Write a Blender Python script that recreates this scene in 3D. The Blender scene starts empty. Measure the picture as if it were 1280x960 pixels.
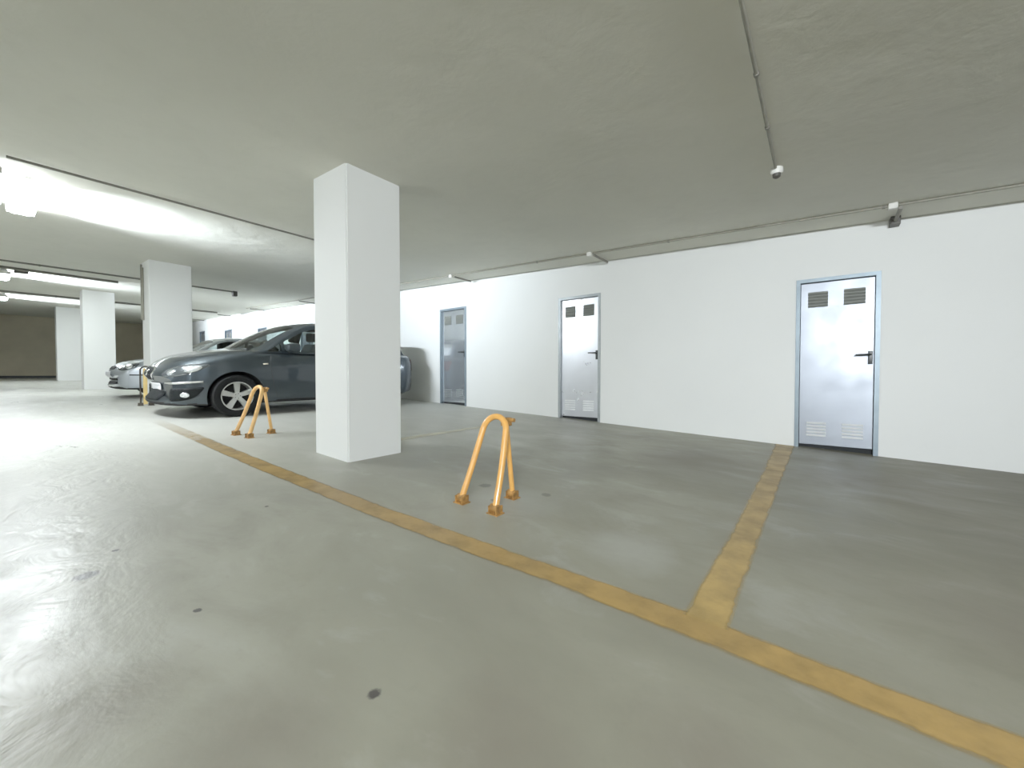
import bpy, bmesh, math, random
from mathutils import Vector, Matrix
from mathutils.bvhtree import BVHTree
random.seed(4)
D = bpy.data
COL = bpy.context.scene.collection
PI = math.pi

# ------------------------------------------------------------------ site levels
# The garage slab runs downhill to the right along the storage wall; doors and pillars are plumb.
SX, SY, HC = .0408, .0048, 2.6147
FK = [(9, -.3672), (-9.65, .3937), (-16.05, .517), (-22.45, .712), (-29.2, .785)]
CK = [(9, -.3672 + HC), (-16.05, .6548 + HC), (-22.45, 3.462), (-29.2, 3.67)]
def interp(K, x):
    if x >= K[0][0]: K0, K1 = K[0], K[1]
    for a, b in zip(K, K[1:]):
        K0, K1 = a, b
        if x >= b[0]: break
    return K0[1] + (x - K0[0]) / (K1[0] - K0[0]) * (K1[1] - K0[1])
def fl(x, y): return interp(FK, x) + SY * y
def ce(x, y): return interp(CK, x) + SY * y
YW = 6.0227
YB = -7.5
XR, XL = 7.0, -29.0

# ------------------------------------------------------------------ node helpers
def mat(name):
    m = D.materials.new(name); m.use_nodes = True
    nt = m.node_tree; b = nt.nodes['Principled BSDF']
    return m, nt, b
def N(nt, t, **k):
    n = nt.nodes.new(t)
    for a, v in k.items():
        if a.startswith('i_'):
            n.inputs[a[2:].replace('_', ' ')].default_value = v
        else: setattr(n, a, v)
    return n
def L(nt, a, b): nt.links.new(a, b)
def pos(nt): return N(nt, 'ShaderNodeNewGeometry').outputs['Position']
def obco(nt): return N(nt, 'ShaderNodeTexCoord').outputs['Object']
def noise(nt, co, scale, detail=4, rough=.55, dist=0.):
    n = N(nt, 'ShaderNodeTexNoise'); L(nt, co, n.inputs['Vector'])
    n.inputs['Scale'].default_value = scale; n.inputs['Detail'].default_value = detail
    n.inputs['Roughness'].default_value = rough; n.inputs['Distortion'].default_value = dist
    return n.outputs['Fac']
def ramp(nt, f, stops):
    r = N(nt, 'ShaderNodeValToRGB'); L(nt, f, r.inputs['Fac'])
    e = r.color_ramp.elements
    while len(e) < len(stops): e.new(.5)
    for q, (p, c) in zip(e, stops):
        q.position = p
        q.color = (c, c, c, 1) if isinstance(c, (int, float)) else (*c, 1)
    return r.outputs['Color']
def mix(nt, f, a, b, mode='MIX'):
    m = N(nt, 'ShaderNodeMix', data_type='RGBA', blend_type=mode)
    for s, v in ((0, f), (6, a), (7, b)):
        if hasattr(v, 'links') or hasattr(v, 'is_linked'): L(nt, v, m.inputs[s])
        elif s == 0: m.inputs[0].default_value = v
        else: m.inputs[s].default_value = (*v, 1) if len(v) == 3 else v
    return m.outputs[2]
def bump(nt, b, h, strength=.2, dist=.01, prev=None):
    n = N(nt, 'ShaderNodeBump'); n.inputs['Strength'].default_value = strength
    n.inputs['Distance'].default_value = dist
    L(nt, h, n.inputs['Height'])
    if prev: L(nt, prev, n.inputs['Normal'])
    if b: L(nt, n.outputs[0], b.inputs['Normal'])
    return n.outputs[0]
def math_(nt, op, a, b=None, clamp=False):
    m = N(nt, 'ShaderNodeMath', operation=op, use_clamp=clamp)
    for i, v in enumerate((a, b)):
        if v is None: continue
        if isinstance(v, (int, float)): m.inputs[i].default_value = v
        else: L(nt, v, m.inputs[i])
    return m.outputs[0]
def simple(name, col, rough=.5, metal=0., coat=0., var=.08, sc=6., bstr=0., bsc=40., spec=None):
    m, nt, b = mat(name)
    n = noise(nt, obco(nt), sc)
    c = ramp(nt, n, [(.3, tuple(v * (1 - var) for v in col)), (.7, tuple(min(1, v * (1 + var)) for v in col))])
    L(nt, c, b.inputs['Base Color'])
    b.inputs['Roughness'].default_value = rough; b.inputs['Metallic'].default_value = metal
    b.inputs['Coat Weight'].default_value = coat; b.inputs['Coat Roughness'].default_value = .05
    if spec is not None: b.inputs['Specular IOR Level'].default_value = spec
    if bstr: bump(nt, b, noise(nt, obco(nt), bsc), bstr, .004)
    return m
def emis(name, col, s):
    m, nt, b = mat(name)
    b.inputs['Base Color'].default_value = (.9, .9, .9, 1)
    b.inputs['Emission Color'].default_value = (*col, 1); b.inputs['Emission Strength'].default_value = s
    n = noise(nt, obco(nt), 3.); L(nt, ramp(nt, n, [(0, .28), (1, .32)]), b.inputs['Roughness'])
    return m

# ------------------------------------------------------------------ materials
def wall_mat(name, col, dirt=.25, top=True):
    m, nt, b = mat(name); p = pos(nt)
    n1 = noise(nt, p, .8, 5); n2 = noise(nt, p, 9, 6, .6)
    c = ramp(nt, n1, [(.3, tuple(v * .965 for v in col)), (.7, col)])
    c2 = mix(nt, ramp(nt, n2, [(.62, 0.), (.85, .12)]), c, tuple(v * .75 for v in col))
    L(nt, c2, b.inputs['Base Color']); b.inputs['Roughness'].default_value = .62
    b.inputs['Specular IOR Level'].default_value = .3
    q = bump(nt, None, noise(nt, p, 90, 3), .12, .003)
    bump(nt, b, noise(nt, p, 3.5, 4), .15, .012, q)
    return m
M = {}
M['wall'] = wall_mat('painted_wall', (.84, .85, .83))
M['pillar'] = wall_mat('painted_pillar', (.86, .87, .85))
def ceiling_mat():
    m, nt, b = mat('plastered_ceiling'); p = pos(nt)
    n1 = noise(nt, p, .5, 5); n2 = noise(nt, p, 5, 6, .6)
    c = ramp(nt, n1, [(.3, (.68, .67, .59)), (.7, (.75, .74, .655))])
    c = mix(nt, ramp(nt, n2, [(.5, 0.), (.8, .18)]), c, (.55, .54, .46))
    L(nt, c, b.inputs['Base Color']); b.inputs['Roughness'].default_value = .8
    b.inputs['Specular IOR Level'].default_value = .2
    q = bump(nt, None, noise(nt, p, 1.3, 4, .5, .6), .3, .04)
    q = bump(nt, None, noise(nt, p, 5, 4, .6, .4), .18, .02, q)
    bump(nt, b, noise(nt, p, 60, 3), .12, .003, q)
    return m
M['ceiling'] = ceiling_mat()
def floor_mat():
    m, nt, b = mat('worn_concrete'); p = pos(nt)
    sep = N(nt, 'ShaderNodeSeparateXYZ'); L(nt, p, sep.inputs[0]); X, Y = sep.outputs['X'], sep.outputs['Y']
    mp = N(nt, 'ShaderNodeMapping'); L(nt, p, mp.inputs[0]); mp.inputs['Scale'].default_value = (.7, 1.25, 1)
    v = mp.outputs[0]
    n1 = noise(nt, v, .55, 6, .55, .4); n2 = noise(nt, v, 2.4, 7, .62, .5); n3 = noise(nt, p, 22, 5, .65)
    c = ramp(nt, n1, [(.32, (.20, .193, .148)), (.5, (.27, .263, .205)), (.68, (.345, .342, .278))])
    c = mix(nt, ramp(nt, n2, [(.5, 0.), (.66, .6)]), c, (.235, .225, .175))
    c = mix(nt, ramp(nt, n2, [(.32, .38), (.45, 0.)]), c, (.42, .42, .375))
    c = mix(nt, ramp(nt, n3, [(.58, 0.), (.78, .28)]), c, (.2, .195, .155))
    # floor gets paler beyond the pillar
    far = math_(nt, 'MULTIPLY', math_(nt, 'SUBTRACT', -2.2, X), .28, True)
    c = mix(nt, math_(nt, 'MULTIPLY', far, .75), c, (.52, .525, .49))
    c = mix(nt, math_(nt, 'MULTIPLY', math_(nt, 'ADD', X, 1.6), .3, True), c, (.46, .42, .34), 'MULTIPLY')  # dimmer light toward the right painted into the floor colour
    # repaired, cracked patch around the near barrier
    def blob(cx, cy, r, w=.35):
        dx = math_(nt, 'SUBTRACT', X, cx); dy = math_(nt, 'SUBTRACT', Y, cy)
        d = math_(nt, 'SQRT', math_(nt, 'ADD', math_(nt, 'MULTIPLY', dx, dx), math_(nt, 'MULTIPLY', dy, dy)))
        d = math_(nt, 'ADD', d, math_(nt, 'MULTIPLY', math_(nt, 'SUBTRACT', noise(nt, p, 2.2 / r * .35, 5, .6), .5), r * 1.4))
        return math_(nt, 'DIVIDE', math_(nt, 'SUBTRACT', r, d), r * w, True)
    c = mix(nt, math_(nt, 'MULTIPLY', blob(-1.62, 2.1, .36, .8), .55), c, (.36, .365, .33))
    c = mix(nt, math_(nt, 'MULTIPLY', blob(-.75, 1.95, .28, .8), .5), c, (.38, .38, .34))
    c = mix(nt, math_(nt, 'MULTIPLY', blob(-1.95, 2.22, .05), .7), c, (.09, .085, .07))
    c = mix(nt, math_(nt, 'MULTIPLY', blob(-1.5, 2.35, .04), .6), c, (.09, .085, .07))
    c = mix(nt, math_(nt, 'MULTIPLY', blob(-1.7, 2.02, .03), .6), c, (.07, .065, .05))
    chips = [(-2.35, .215, .045), (-1.741, .429, .015), (-2.55, .33, .015), (-2.65, 1.0, .012), (-.95, .62, .02)]
    for cx, cy, r in chips:
        c = mix(nt, blob(cx, cy, r), c, (.055, .05, .045))
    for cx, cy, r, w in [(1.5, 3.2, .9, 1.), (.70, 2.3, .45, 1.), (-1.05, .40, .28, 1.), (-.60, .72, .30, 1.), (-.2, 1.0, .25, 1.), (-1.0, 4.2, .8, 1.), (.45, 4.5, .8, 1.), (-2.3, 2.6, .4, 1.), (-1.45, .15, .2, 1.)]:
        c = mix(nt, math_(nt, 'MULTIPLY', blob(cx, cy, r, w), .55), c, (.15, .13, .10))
    L(nt, c, b.inputs['Base Color'])
    # polished, wet-looking wear track along the aisle
    aisle = math_(nt, 'MULTIPLY', math_(nt, 'SUBTRACT', math_(nt, 'ADD', math_(nt, 'MULTIPLY', n2, .35), -.08), math_(nt, 'ADD', Y, math_(nt, 'MULTIPLY', X, .16))), 3.2, True)
    r0 = math_(nt, 'ADD', math_(nt, 'MULTIPLY', n2, .3), .36)
    r1 = math_(nt, 'ADD', math_(nt, 'MULTIPLY', n2, .6), .09)
    ro = N(nt, 'ShaderNodeMix', data_type='FLOAT'); L(nt, aisle, ro.inputs[0]); L(nt, r0, ro.inputs[2]); L(nt, r1, ro.inputs[3])
    L(nt, ro.outputs[0], b.inputs['Roughness'])
    L(nt, math_(nt, 'ADD', math_(nt, 'MULTIPLY', aisle, .5), .45), b.inputs['Specular IOR Level'])
    q = bump(nt, None, math_(nt, 'MULTIPLY', noise(nt, p, 4.0, 4, .6, .8), math_(nt, 'ADD', math_(nt, 'MULTIPLY', aisle, .85), .15)), .42, .025)
    bump(nt, b, noise(nt, v, 30, 4, .6), .10, .003, q)
    return m
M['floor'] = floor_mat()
M['back'] = simple('brown_back_wall', (.55, .49, .36), .8, var=.1, sc=1.2)
M['dark'] = simple('dark_gap', (.012, .014, .016), .8)
M['frame'] = simple('door_frame_steel', (.23, .285, .325), .42, .45, var=.12, bstr=.05)
M['frame_light'] = simple('door_frame_pale_steel', (.36, .39, .40), .42, .45, var=.12)
def leaf_mat(name, base, rl, rh, bs):
    m, nt, b = mat(name); p = obco(nt)
    n1 = noise(nt, p, 2.2, 4, .5, .5)
    L(nt, ramp(nt, n1, [(.3, tuple(v * .88 for v in base)), (.7, base)]), b.inputs['Base Color'])
    b.inputs['Metallic'].default_value = .8
    n2 = noise(nt, p, 3.5, 4, .6)
    L(nt, ramp(nt, n2, [(.3, rl), (.7, rh)]), b.inputs['Roughness'])
    mp = N(nt, 'ShaderNodeMapping'); L(nt, p, mp.inputs[0]); mp.inputs['Location'].default_value = (3.37, 1.71, 5.13)
    bump(nt, b, noise(nt, mp.outputs[0], 3.1, 1, .4), bs, .02)
    return m
M['leaf'] = leaf_mat('galvanised_sheet', (.33, .355, .40), .34, .46, .16)
M['leaf_mirror'] = leaf_mat('smooth_galvanised_sheet', (.80, .86, .92), .10, .16, .05)
M['leaf_bright'] = leaf_mat('pale_galvanised_sheet', (.70, .72, .77), .26, .34, .08)
M['vent_dark'] = simple('louvre_dark', (.19, .20, .18), .6, .2)
M['vent_light'] = simple('louvre_light', (.86, .88, .9), .4, .3)
M['handle'] = simple('black_handle', (.018, .022, .022), .35)
M['conduit'] = simple('grey_conduit', (.20, .19, .16), .55, .1, var=.15, sc=12)
M['conduit_ceil'] = simple('painted_conduit', (.27, .26, .21), .6, .1, var=.12, sc=12)
M['box_white'] = simple('white_plastic', (.72, .71, .66), .45)
M['box_dark'] = simple('dark_plastic', (.07, .065, .055), .5)
M['hoop'] = simple('orange_yellow_enamel', (.78, .38, .085), .28, 0, .5, var=.1, sc=9, bstr=.05)
M['hoop_b'] = simple('pale_orange_yellow_enamel', (.82, .47, .16), .35, 0, .3, var=.14, sc=9, bstr=.05)
M['hoop_c'] = simple('faded_yellow_enamel', (.72, .52, .20), .4, 0, .2, var=.14, sc=9)
M['rust'] = simple('rusty_orange_steel', (.36, .18, .045), .6, .1, var=.5, sc=30, bstr=.2, bsc=80)
M['iron'] = simple('dark_rusty_iron', (.05, .04, .03), .65, .4, var=.4, sc=30)
M['paint_dark'] = None
def paint(name, col, metal=.75, rough=.34):
    m, nt, b = mat(name); p = obco(nt)
    L(nt, ramp(nt, noise(nt, p, 400, 2), [(.3, tuple(v * .85 for v in col)), (.7, tuple(v * 1.12 for v in col))]), b.inputs['Base Color'])
    b.inputs['Metallic'].default_value = metal; b.inputs['Roughness'].default_value = rough
    b.inputs['Coat Weight'].default_value = 1; b.inputs['Coat Roughness'].default_value = .04
    return m
M['car_grey'] = paint('slate_grey_metallic', (.048, .064, .078))
M['car_silver'] = paint('silver_metallic', (.55, .60, .66))
M['car_silver_black'] = M['dark']
M['tyre'] = simple('tyre_rubber', (.009, .0095, .01), .8, spec=.2, bstr=.1, bsc=60)
M['alloy'] = simple('silver_alloy', (.66, .66, .64), .28, .75)
M['well'] = simple('well_and_undershade_black', (.008, .008, .009), .85)
M['plastic'] = simple('black_trim', (.018, .022, .024), .45)
M['mesh_black'] = simple('grille_mesh', (.006, .008, .009), .6, spec=.2, bstr=.8, bsc=120)
M['chrome'] = simple('chrome', (.82, .83, .84), .1, 1.)
M['seat_cloth'] = simple('dark_seat_cloth', (.03, .035, .038), .85)
M['plate'] = simple('white_number_plate', (.85, .86, .88), .35, 0, var=.04)
M['indicator'] = simple('clear_indicator', (.82, .72, .58), .25)
M['red'] = simple('red_lens', (.09, .012, .012), .15, 0, .6)
def lens_mat():
    m, nt, b = mat('headlamp_lens'); p = obco(nt)
    L(nt, ramp(nt, noise(nt, p, 8, 2), [(.35, (.75, .78, .80)), (.65, (.92, .94, .96))]), b.inputs['Base Color'])
    b.inputs['Metallic'].default_value = .7; b.inputs['Roughness'].default_value = .18
    b.inputs['Coat Weight'].default_value = 1
    return m
M['lens'] = lens_mat()
M['lens_dark'] = simple('dark_lamp_bowl', (.10, .115, .125), .15, .5, 1.)
def glass_mat(name, col, alpha):
    m, nt, b = mat(name)
    for n in list(nt.nodes):
        if n.type == 'BSDF_PRINCIPLED': nt.nodes.remove(n)
    out = [n for n in nt.nodes if n.type == 'OUTPUT_MATERIAL'][0]
    tr = N(nt, 'ShaderNodeBsdfTransparent'); tr.inputs[0].default_value = (*col, 1)
    gl = N(nt, 'ShaderNodeBsdfGlossy'); gl.inputs['Roughness'].default_value = .03
    fr = N(nt, 'ShaderNodeFresnel'); fr.inputs['IOR'].default_value = 1.5
    nn = noise(nt, obco(nt), 4, 2)
    f = math_(nt, 'ADD', fr.outputs[0], math_(nt, 'MULTIPLY', nn, alpha), True)
    mx = N(nt, 'ShaderNodeMixShader'); L(nt, f, mx.inputs[0]); L(nt, tr.outputs[0], mx.inputs[1]); L(nt, gl.outputs[0], mx.inputs[2])
    L(nt, mx.outputs[0], out.inputs[0])
    return m
M['glass'] = glass_mat('car_window_glass', (.62, .68, .66), .06)
M['glass_ws'] = glass_mat('windscreen_glass', (.55, .62, .62), .22)
def line_mat(name, col, wear, fade=None):
    m, nt, b = mat(name); p = pos(nt)
    tc = N(nt, 'ShaderNodeTexCoord')
    sep = N(nt, 'ShaderNodeSeparateXYZ'); L(nt, tc.outputs['UV'], sep.inputs[0])
    edge = math_(nt, 'MULTIPLY', math_(nt, 'ABSOLUTE', math_(nt, 'SUBTRACT', sep.outputs['Y'], .5)), 2.)
    n = noise(nt, p, 7, 6, .6); n2 = noise(nt, p, 3, 5, .6)
    c = ramp(nt, n2, [(.3, tuple(v * .68 for v in col)), (.7, tuple(v * .93 for v in col))])
    L(nt, c, b.inputs['Base Color']); b.inputs['Roughness'].default_value = .42
    e = math_(nt, 'MULTIPLY', math_(nt, 'SUBTRACT', math_(nt, 'SUBTRACT', 1.22, edge), math_(nt, 'MULTIPLY', n, .35)), 3.2, True)
    w = ramp(nt, n, [(wear - .12, 1.), (wear + .25, .55)])
    a = math_(nt, 'MULTIPLY', e, w)
    if fade:
        s2 = N(nt, 'ShaderNodeSeparateXYZ'); L(nt, p, s2.inputs[0])
        a = math_(nt, 'MULTIPLY', a, math_(nt, 'MULTIPLY', math_(nt, 'ADD', s2.outputs['X'], fade[0]), fade[1], True))
    L(nt, math_(nt, 'MULTIPLY', a, .93), b.inputs['Alpha'])
    return m
M['line'] = line_mat('worn_yellow_floor_paint', (.45, .28, .08), .55, (7.2, .3))
M['line_cross'] = line_mat('yellow_floor_paint', (.52, .34, .10), .5)
M['line_faint'] = line_mat('faded_yellow_floor_paint', (.74, .68, .46), .05)

# ------------------------------------------------------------------ object helpers
def link(name, bm, m=None, parent=None, smooth=False, mats=None):
    me = D.meshes.new(name); bmesh.ops.recalc_face_normals(bm, faces=bm.faces[:]); bm.to_mesh(me); bm.free()
    o = D.objects.new(name, me); COL.objects.link(o)
    for mm in (mats or [m]): me.materials.append(mm)
    if parent: o.parent = parent
    if smooth:
        for f in me.polygons: f.use_smooth = True
        if smooth != 'all':
            md = me
            try: md.set_sharp_from_angle(angle=math.radians(38))
            except Exception: pass
    return o
def empty(name, loc, rot=(0, 0, 0)):
    o = D.objects.new(name, None); COL.objects.link(o); o.location = loc; o.rotation_euler = rot
    o.empty_display_size = .2
    return o
def tag(o, label, cat, group=None, kind=None):
    o['label'] = label; o['category'] = cat
    if group: o['group'] = group
    if kind: o['kind'] = kind
    return o
def struct(o, label=None, cat=None):
    o['kind'] = 'structure'
    if label: o['label'] = label; o['category'] = cat
    return o
def hexa(bm, c, bev=0.):
    """c: eight corners, bottom ring then top ring"""
    v = [bm.verts.new(p) for p in c]
    fs = [bm.faces.new([v[i] for i in f]) for f in ((3, 2, 1, 0), (4, 5, 6, 7), (0, 1, 5, 4), (1, 2, 6, 5), (2, 3, 7, 6), (3, 0, 4, 7))]
    if bev:
        es = set(e for f in fs for e in f.edges)
        bmesh.ops.bevel(bm, geom=list(es), offset=bev, segments=2, affect='EDGES', profile=.6)
def box(bm, x0, x1, y0, y1, z0, z1, bev=0.):
    hexa(bm, [(x0, y0, z0), (x1, y0, z0), (x1, y1, z0), (x0, y1, z0), (x0, y0, z1), (x1, y0, z1), (x1, y1, z1), (x0, y1, z1)], bev)
def tube(bm, pts, r, n=12, caps=True):
    pts = [Vector(p) for p in pts]; rings = []
    up = None
    for i, p in enumerate(pts):
        t = (pts[min(i + 1, len(pts) - 1)] - pts[max(i - 1, 0)]).normalized()
        if up is None:
            up = t.orthogonal().normalized()
        up = (up - t * up.dot(t)).normalized(); s = t.cross(up)
        rr = r[i] if isinstance(r, (list, tuple)) else r
        rings.append([bm.verts.new(p + (up * math.cos(a) + s * math.sin(a)) * rr) for a in [2 * PI * k / n for k in range(n)]])
    for a, b in zip(rings, rings[1:]):
        for k in range(n): bm.faces.new((a[k], a[(k + 1) % n], b[(k + 1) % n], b[k]))
    if caps:
        bm.faces.new(rings[0][::-1]); bm.faces.new(rings[-1])
def lathe(bm, prof, axis='X', n=40, cx=0, cy=0, cz=0):
    """prof: list of (a, r) along axis"""
    rings = []
    for a, r in prof:
        ring = []
        for k in range(n):
            t = 2 * PI * k / n
            if axis == 'X': p = (cx + a, cy + r * math.cos(t), cz + r * math.sin(t))
            elif axis == 'Z': p = (cx + r * math.cos(t), cy + r * math.sin(t), cz + a)
            else: p = (cx + r * math.cos(t), cy + a, cz + r * math.sin(t))
            ring.append(bm.verts.new(p))
        rings.append(ring)
    for a, b in zip(rings, rings[1:]):
        for k in range(n): bm.faces.new((a[k], a[(k + 1) % n], b[(k + 1) % n], b[k]))
    return rings
def catmull(pts, n=6, closed=False):
    P = [Vector(p) for p in pts]; out = []; m = len(P)
    rng = range(m) if closed else range(m - 1)
    for i in rng:
        if closed: a, b, c, d = P[(i - 1) % m], P[i], P[(i + 1) % m], P[(i + 2) % m]
        else: a, b, c, d = P[max(i - 1, 0)], P[i], P[i + 1], P[min(i + 2, m - 1)]
        for k in range(n):
            t = k / n
            out.append(.5 * ((2 * b) + (c - a) * t + (2 * a - 5 * b + 4 * c - d) * t * t + (3 * b - a - 3 * c + d) * t ** 3))
    if not closed: out.append(P[-1])
    return out

# ------------------------------------------------------------------ shell
DOORS = [  # x left, x right of the frame, top z, style
    (-.222, .546, 2.0725, 'front'), (-3.598, -2.809, 2.252, 'front'), (-6.622, -5.824, 2.356, 'front'),
    (-9.90, -9.11, 2.44, 'far'), (-13.15, -12.36, 2.53, 'far'), (-16.52, -15.74, 2.66, 'far'),
    (-20.0, -19.16, 2.83, 'far'), (-23.35, -22.6, 2.99, 'far')]
xs = sorted(set([XL, XR] + [k[0] for k in FK[1:-1]] + [k[0] for k in CK[1:-1]]))
def floor_xs(): return [XL - .2] + [k[0] for k in FK[::-1] if XL < k[0] < XR] + [XR + .2]
bm = bmesh.new()
g = floor_xs(); ys = [YB - .2, YW + .6]
V = [[(bm.verts.new((x, y, fl(x, y))), bm.verts.new((x, y, fl(x, y) - .2))) for y in ys] for x in g]
for i in range(len(g) - 1):
    bm.faces.new((V[i][0][0], V[i + 1][0][0], V[i + 1][1][0], V[i][1][0])); bm.faces.new((V[i][0][1], V[i][1][1], V[i + 1][1][1], V[i + 1][0][1]))
    bm.faces.new((V[i][0][0], V[i][0][1], V[i + 1][0][1], V[i + 1][0][0])); bm.faces.new((V[i][1][0], V[i + 1][1][0], V[i + 1][1][1], V[i][1][1]))
for i in (0, len(g) - 1): bm.faces.new((V[i][0][0], V[i][1][0], V[i][1][1], V[i][0][1]))
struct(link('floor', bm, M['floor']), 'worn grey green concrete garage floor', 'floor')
bm = bmesh.new()
g = [XL - .2] + [k[0] for k in CK[::-1] if XL < k[0] < XR] + [XR + .2]
V = [[(bm.verts.new((x, y, ce(x, y))), bm.verts.new((x, y, ce(x, y) + .2))) for y in ys] for x in g]
for i in range(len(g) - 1):
    bm.faces.new((V[i][0][0], V[i + 1][0][0], V[i + 1][1][0], V[i][1][0])); bm.faces.new((V[i][0][1], V[i][1][1], V[i + 1][1][1], V[i + 1][0][1]))
    bm.faces.new((V[i][0][0], V[i][0][1], V[i + 1][0][1], V[i + 1][0][0])); bm.faces.new((V[i][1][0], V[i + 1][1][0], V[i + 1][1][1], V[i][1][1]))
for i in (0, len(g) - 1): bm.faces.new((V[i][0][0], V[i][1][0], V[i][1][1], V[i][0][1]))
struct(link('ceiling', bm, M['ceiling']), 'low greenish grey plastered ceiling', 'ceiling')

# storage wall with door openings, built as piers and lintels
bm = bmesh.new(); T = .22
def panel(x0, x1, z0f, z1f):
    cuts = [x0] + sorted([k[0] for k in FK[1:-1] + CK[1:-1] if x0 < k[0] < x1]) + [x1]
    for a, b in zip(cuts, cuts[1:]):
        if b - a < 1e-4: continue
        c = []
        for zf in (z0f, z1f):
            for (x, y) in ((a, YW), (b, YW), (b, YW + T), (a, YW + T)): c.append((x, y, zf(x, y)))
        hexa(bm, c)
prev = XL
for a, b, z, st in sorted(DOORS):
    panel(prev, a, fl, ce); panel(a, b, lambda x, y, z=z: z, ce); prev = b
panel(prev, XR, fl, ce)
struct(link('wall_right', bm, M['wall']), 'long white painted wall with grey steel doors', 'wall')
def cross_wall(name, x0, x1, m, lab):
    bm = bmesh.new(); c = []
    for zf in (fl, ce):
        for (x, y) in ((x0, YB), (x1, YB), (x1, YW + T), (x0, YW + T)): c.append((x, y, zf(x, y)))
    hexa(bm, c); struct(link(name, bm, m), lab, 'wall')
cross_wall('wall_back', XL - .2, XL, M['back'], 'brown end wall at the far end of the garage')
cross_wall('wall_front', XR, XR + .2, M['wall'], 'white wall closing the near end of the garage')
bm = bmesh.new()
g = sorted(set([XL, XR] + [k[0] for k in FK[1:-1] + CK[1:-1]]))
for a, b in zip(g, g[1:]):
    hexa(bm, [(x, y, zf(x, y)) for zf in (fl, ce) for (x, y) in ((a, YB - .2), (b, YB - .2), (b, YB), (a, YB))])
struct(link('wall_left', bm, M['wall']), 'white wall on the other side of the aisle', 'wall')
bm = bmesh.new()
hexa(bm, [(x, y, fl(x, y) + h) for h in (0, .12) for (x, y) in ((XL, YB), (XL + .03, YB), (XL + .03, YW), (XL, YW))])
struct(link('baseboard_shadow_back', bm, M['plastic']))  # black strip draws the baseboard together with its dark shadow line

# doors
def vent(bm, x0, x1, z0, z1, y, n=5):
    # pressed louvre slats, each a small wedge leaning out of the sheet
    h = (z1 - z0) / n
    for k in range(n):
        a = z0 + k * h
        hexa(bm, [(x0, y - .016, a), (x1, y - .016, a), (x1, y, a), (x0, y, a),
                  (x0, y - .002, a + h * .62), (x1, y - .002, a + h * .62), (x1, y, a + h * .62), (x0, y, a + h * .62)])
for i, (a, b, z, st) in enumerate(DOORS, 1):
    w = b - a
    d = empty('door_%d' % i, (a, YW, fl(a, YW)))
    zt = z - fl(a, YW); zb = fl(b, YW) - fl(a, YW)
    fr = M['frame'] if i != 2 else M['frame_light']
    bm = bmesh.new(); t = .042
    e0, e1 = -.012, .09
    # jambs reach the sloping floor
    for (x0, x1) in ((0, t), (w - t, w)):
        z0, z1 = zb * x0 / w, zb * x1 / w
        hexa(bm, [(x0, e0, z0), (x1, e0, z1), (x1, e1, z1), (x0, e1, z0), (x0, e0, zt), (x1, e0, zt), (x1, e1, zt), (x0, e1, zt)])
    box(bm, t, w - t, e0, e1, zt - t, zt)
    link('door_frame', bm, fr, d)
    bm = bmesh.new(); box(bm, t + .004, w - t - .004, .03, .062, .035, zt - t - .008, .003)
    lf = link('door_leaf', bm, {2: M['leaf_bright'], 3: M['leaf_mirror']}.get(i, M['leaf']), d)
    bm = bmesh.new(); box(bm, t, w - t, .075, .088, zb, zt - t); link('dark_opening', bm, M['dark'], d)
    if st == 'front' or i > 3:
        lw = w - 2 * t; s = lw / .684; o = t
        for (v0, v1) in ((.075, .265), (.41, .60)):
            for (zz0, zz1, up) in ((1.70, 1.885, 1), (.14, .325, 0)):
                hz = (zt - t) / 2.0
                bm = bmesh.new()
                vent(bm, o + v0 * s, o + v1 * s, zz0 * hz, zz1 * hz, .0295)
                if up:
                    box(bm, o + v0 * s, o + v1 * s, .0275, .0298, zz0 * hz, zz1 * hz)
                vo = link('vent', bm, M['vent_dark'] if up else (M['vent_light'] if i != 3 else M['frame_light']), lf)
        bm = bmesh.new(); hx = w - t - .035
        box(bm, hx - .02, hx + .022, .018, .0295, 1.0, 1.15, .004)
        tube(bm, [(hx, .026, 1.11), (hx, -.02, 1.11), (hx - .02, -.03, 1.11), (hx - .13, -.03, 1.108)], .010, 10)
        link('handle', bm, M['handle'], lf, smooth=True)
    labels = {1: 'grey galvanised steel door with four louvre vents, nearest on the white wall, blue grey frame',
              2: 'bright silvery steel door with four vents, between the near and the third door',
              3: 'narrow looking steel door just right of the parked grey car, dark lower half',
              4: 'steel storage door on the white wall hidden behind the big pillar',
              5: 'steel storage door on the white wall behind the grey car',
              6: 'distant grey door top seen just above the grey car windscreen',
              7: 'distant grey door top left of the windscreen of the grey car',
              8: 'furthest narrow grey door top on the white wall beside the second pillar'}
    struct(d, labels[i], 'door')

# pillars
def pillar(x0, x1, y0, y1, label):
    bm = bmesh.new(); c = []
    for zf in (fl, ce):
        for (x, y) in ((x0, y0), (x1, y0), (x1, y1), (x0, y1)): c.append((x, y, zf(x, y)))
    hexa(bm, c)
    ve = [e for e in bm.edges if abs(e.verts[0].co.x - e.verts[1].co.x) < 1e-5 and abs(e.verts[0].co.y - e.verts[1].co.y) < 1e-5]
    bmesh.ops.bevel(bm, geom=ve, offset=.012, segments=2, affect='EDGES')
    o = link('pillar', bm, M['pillar'])
    tag(o, label, 'pillar', 'square white pillars along the aisle')
pillar(-3.851, -3.269, 1.892, 2.459, 'big white square pillar in the middle, in front of the grey car')
pillar(-10.22, -9.65, 1.752, 2.375, 'white square pillar behind the nose of the grey car, with a thin conduit on it')
pillar(-16.62, -16.05, 1.53, 2.165, 'white square pillar left of the silver car, second furthest of the row')
pillar(-23.02, -22.45, 1.46, 2.10, 'furthest white square pillar, against the brown end wall')

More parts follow.
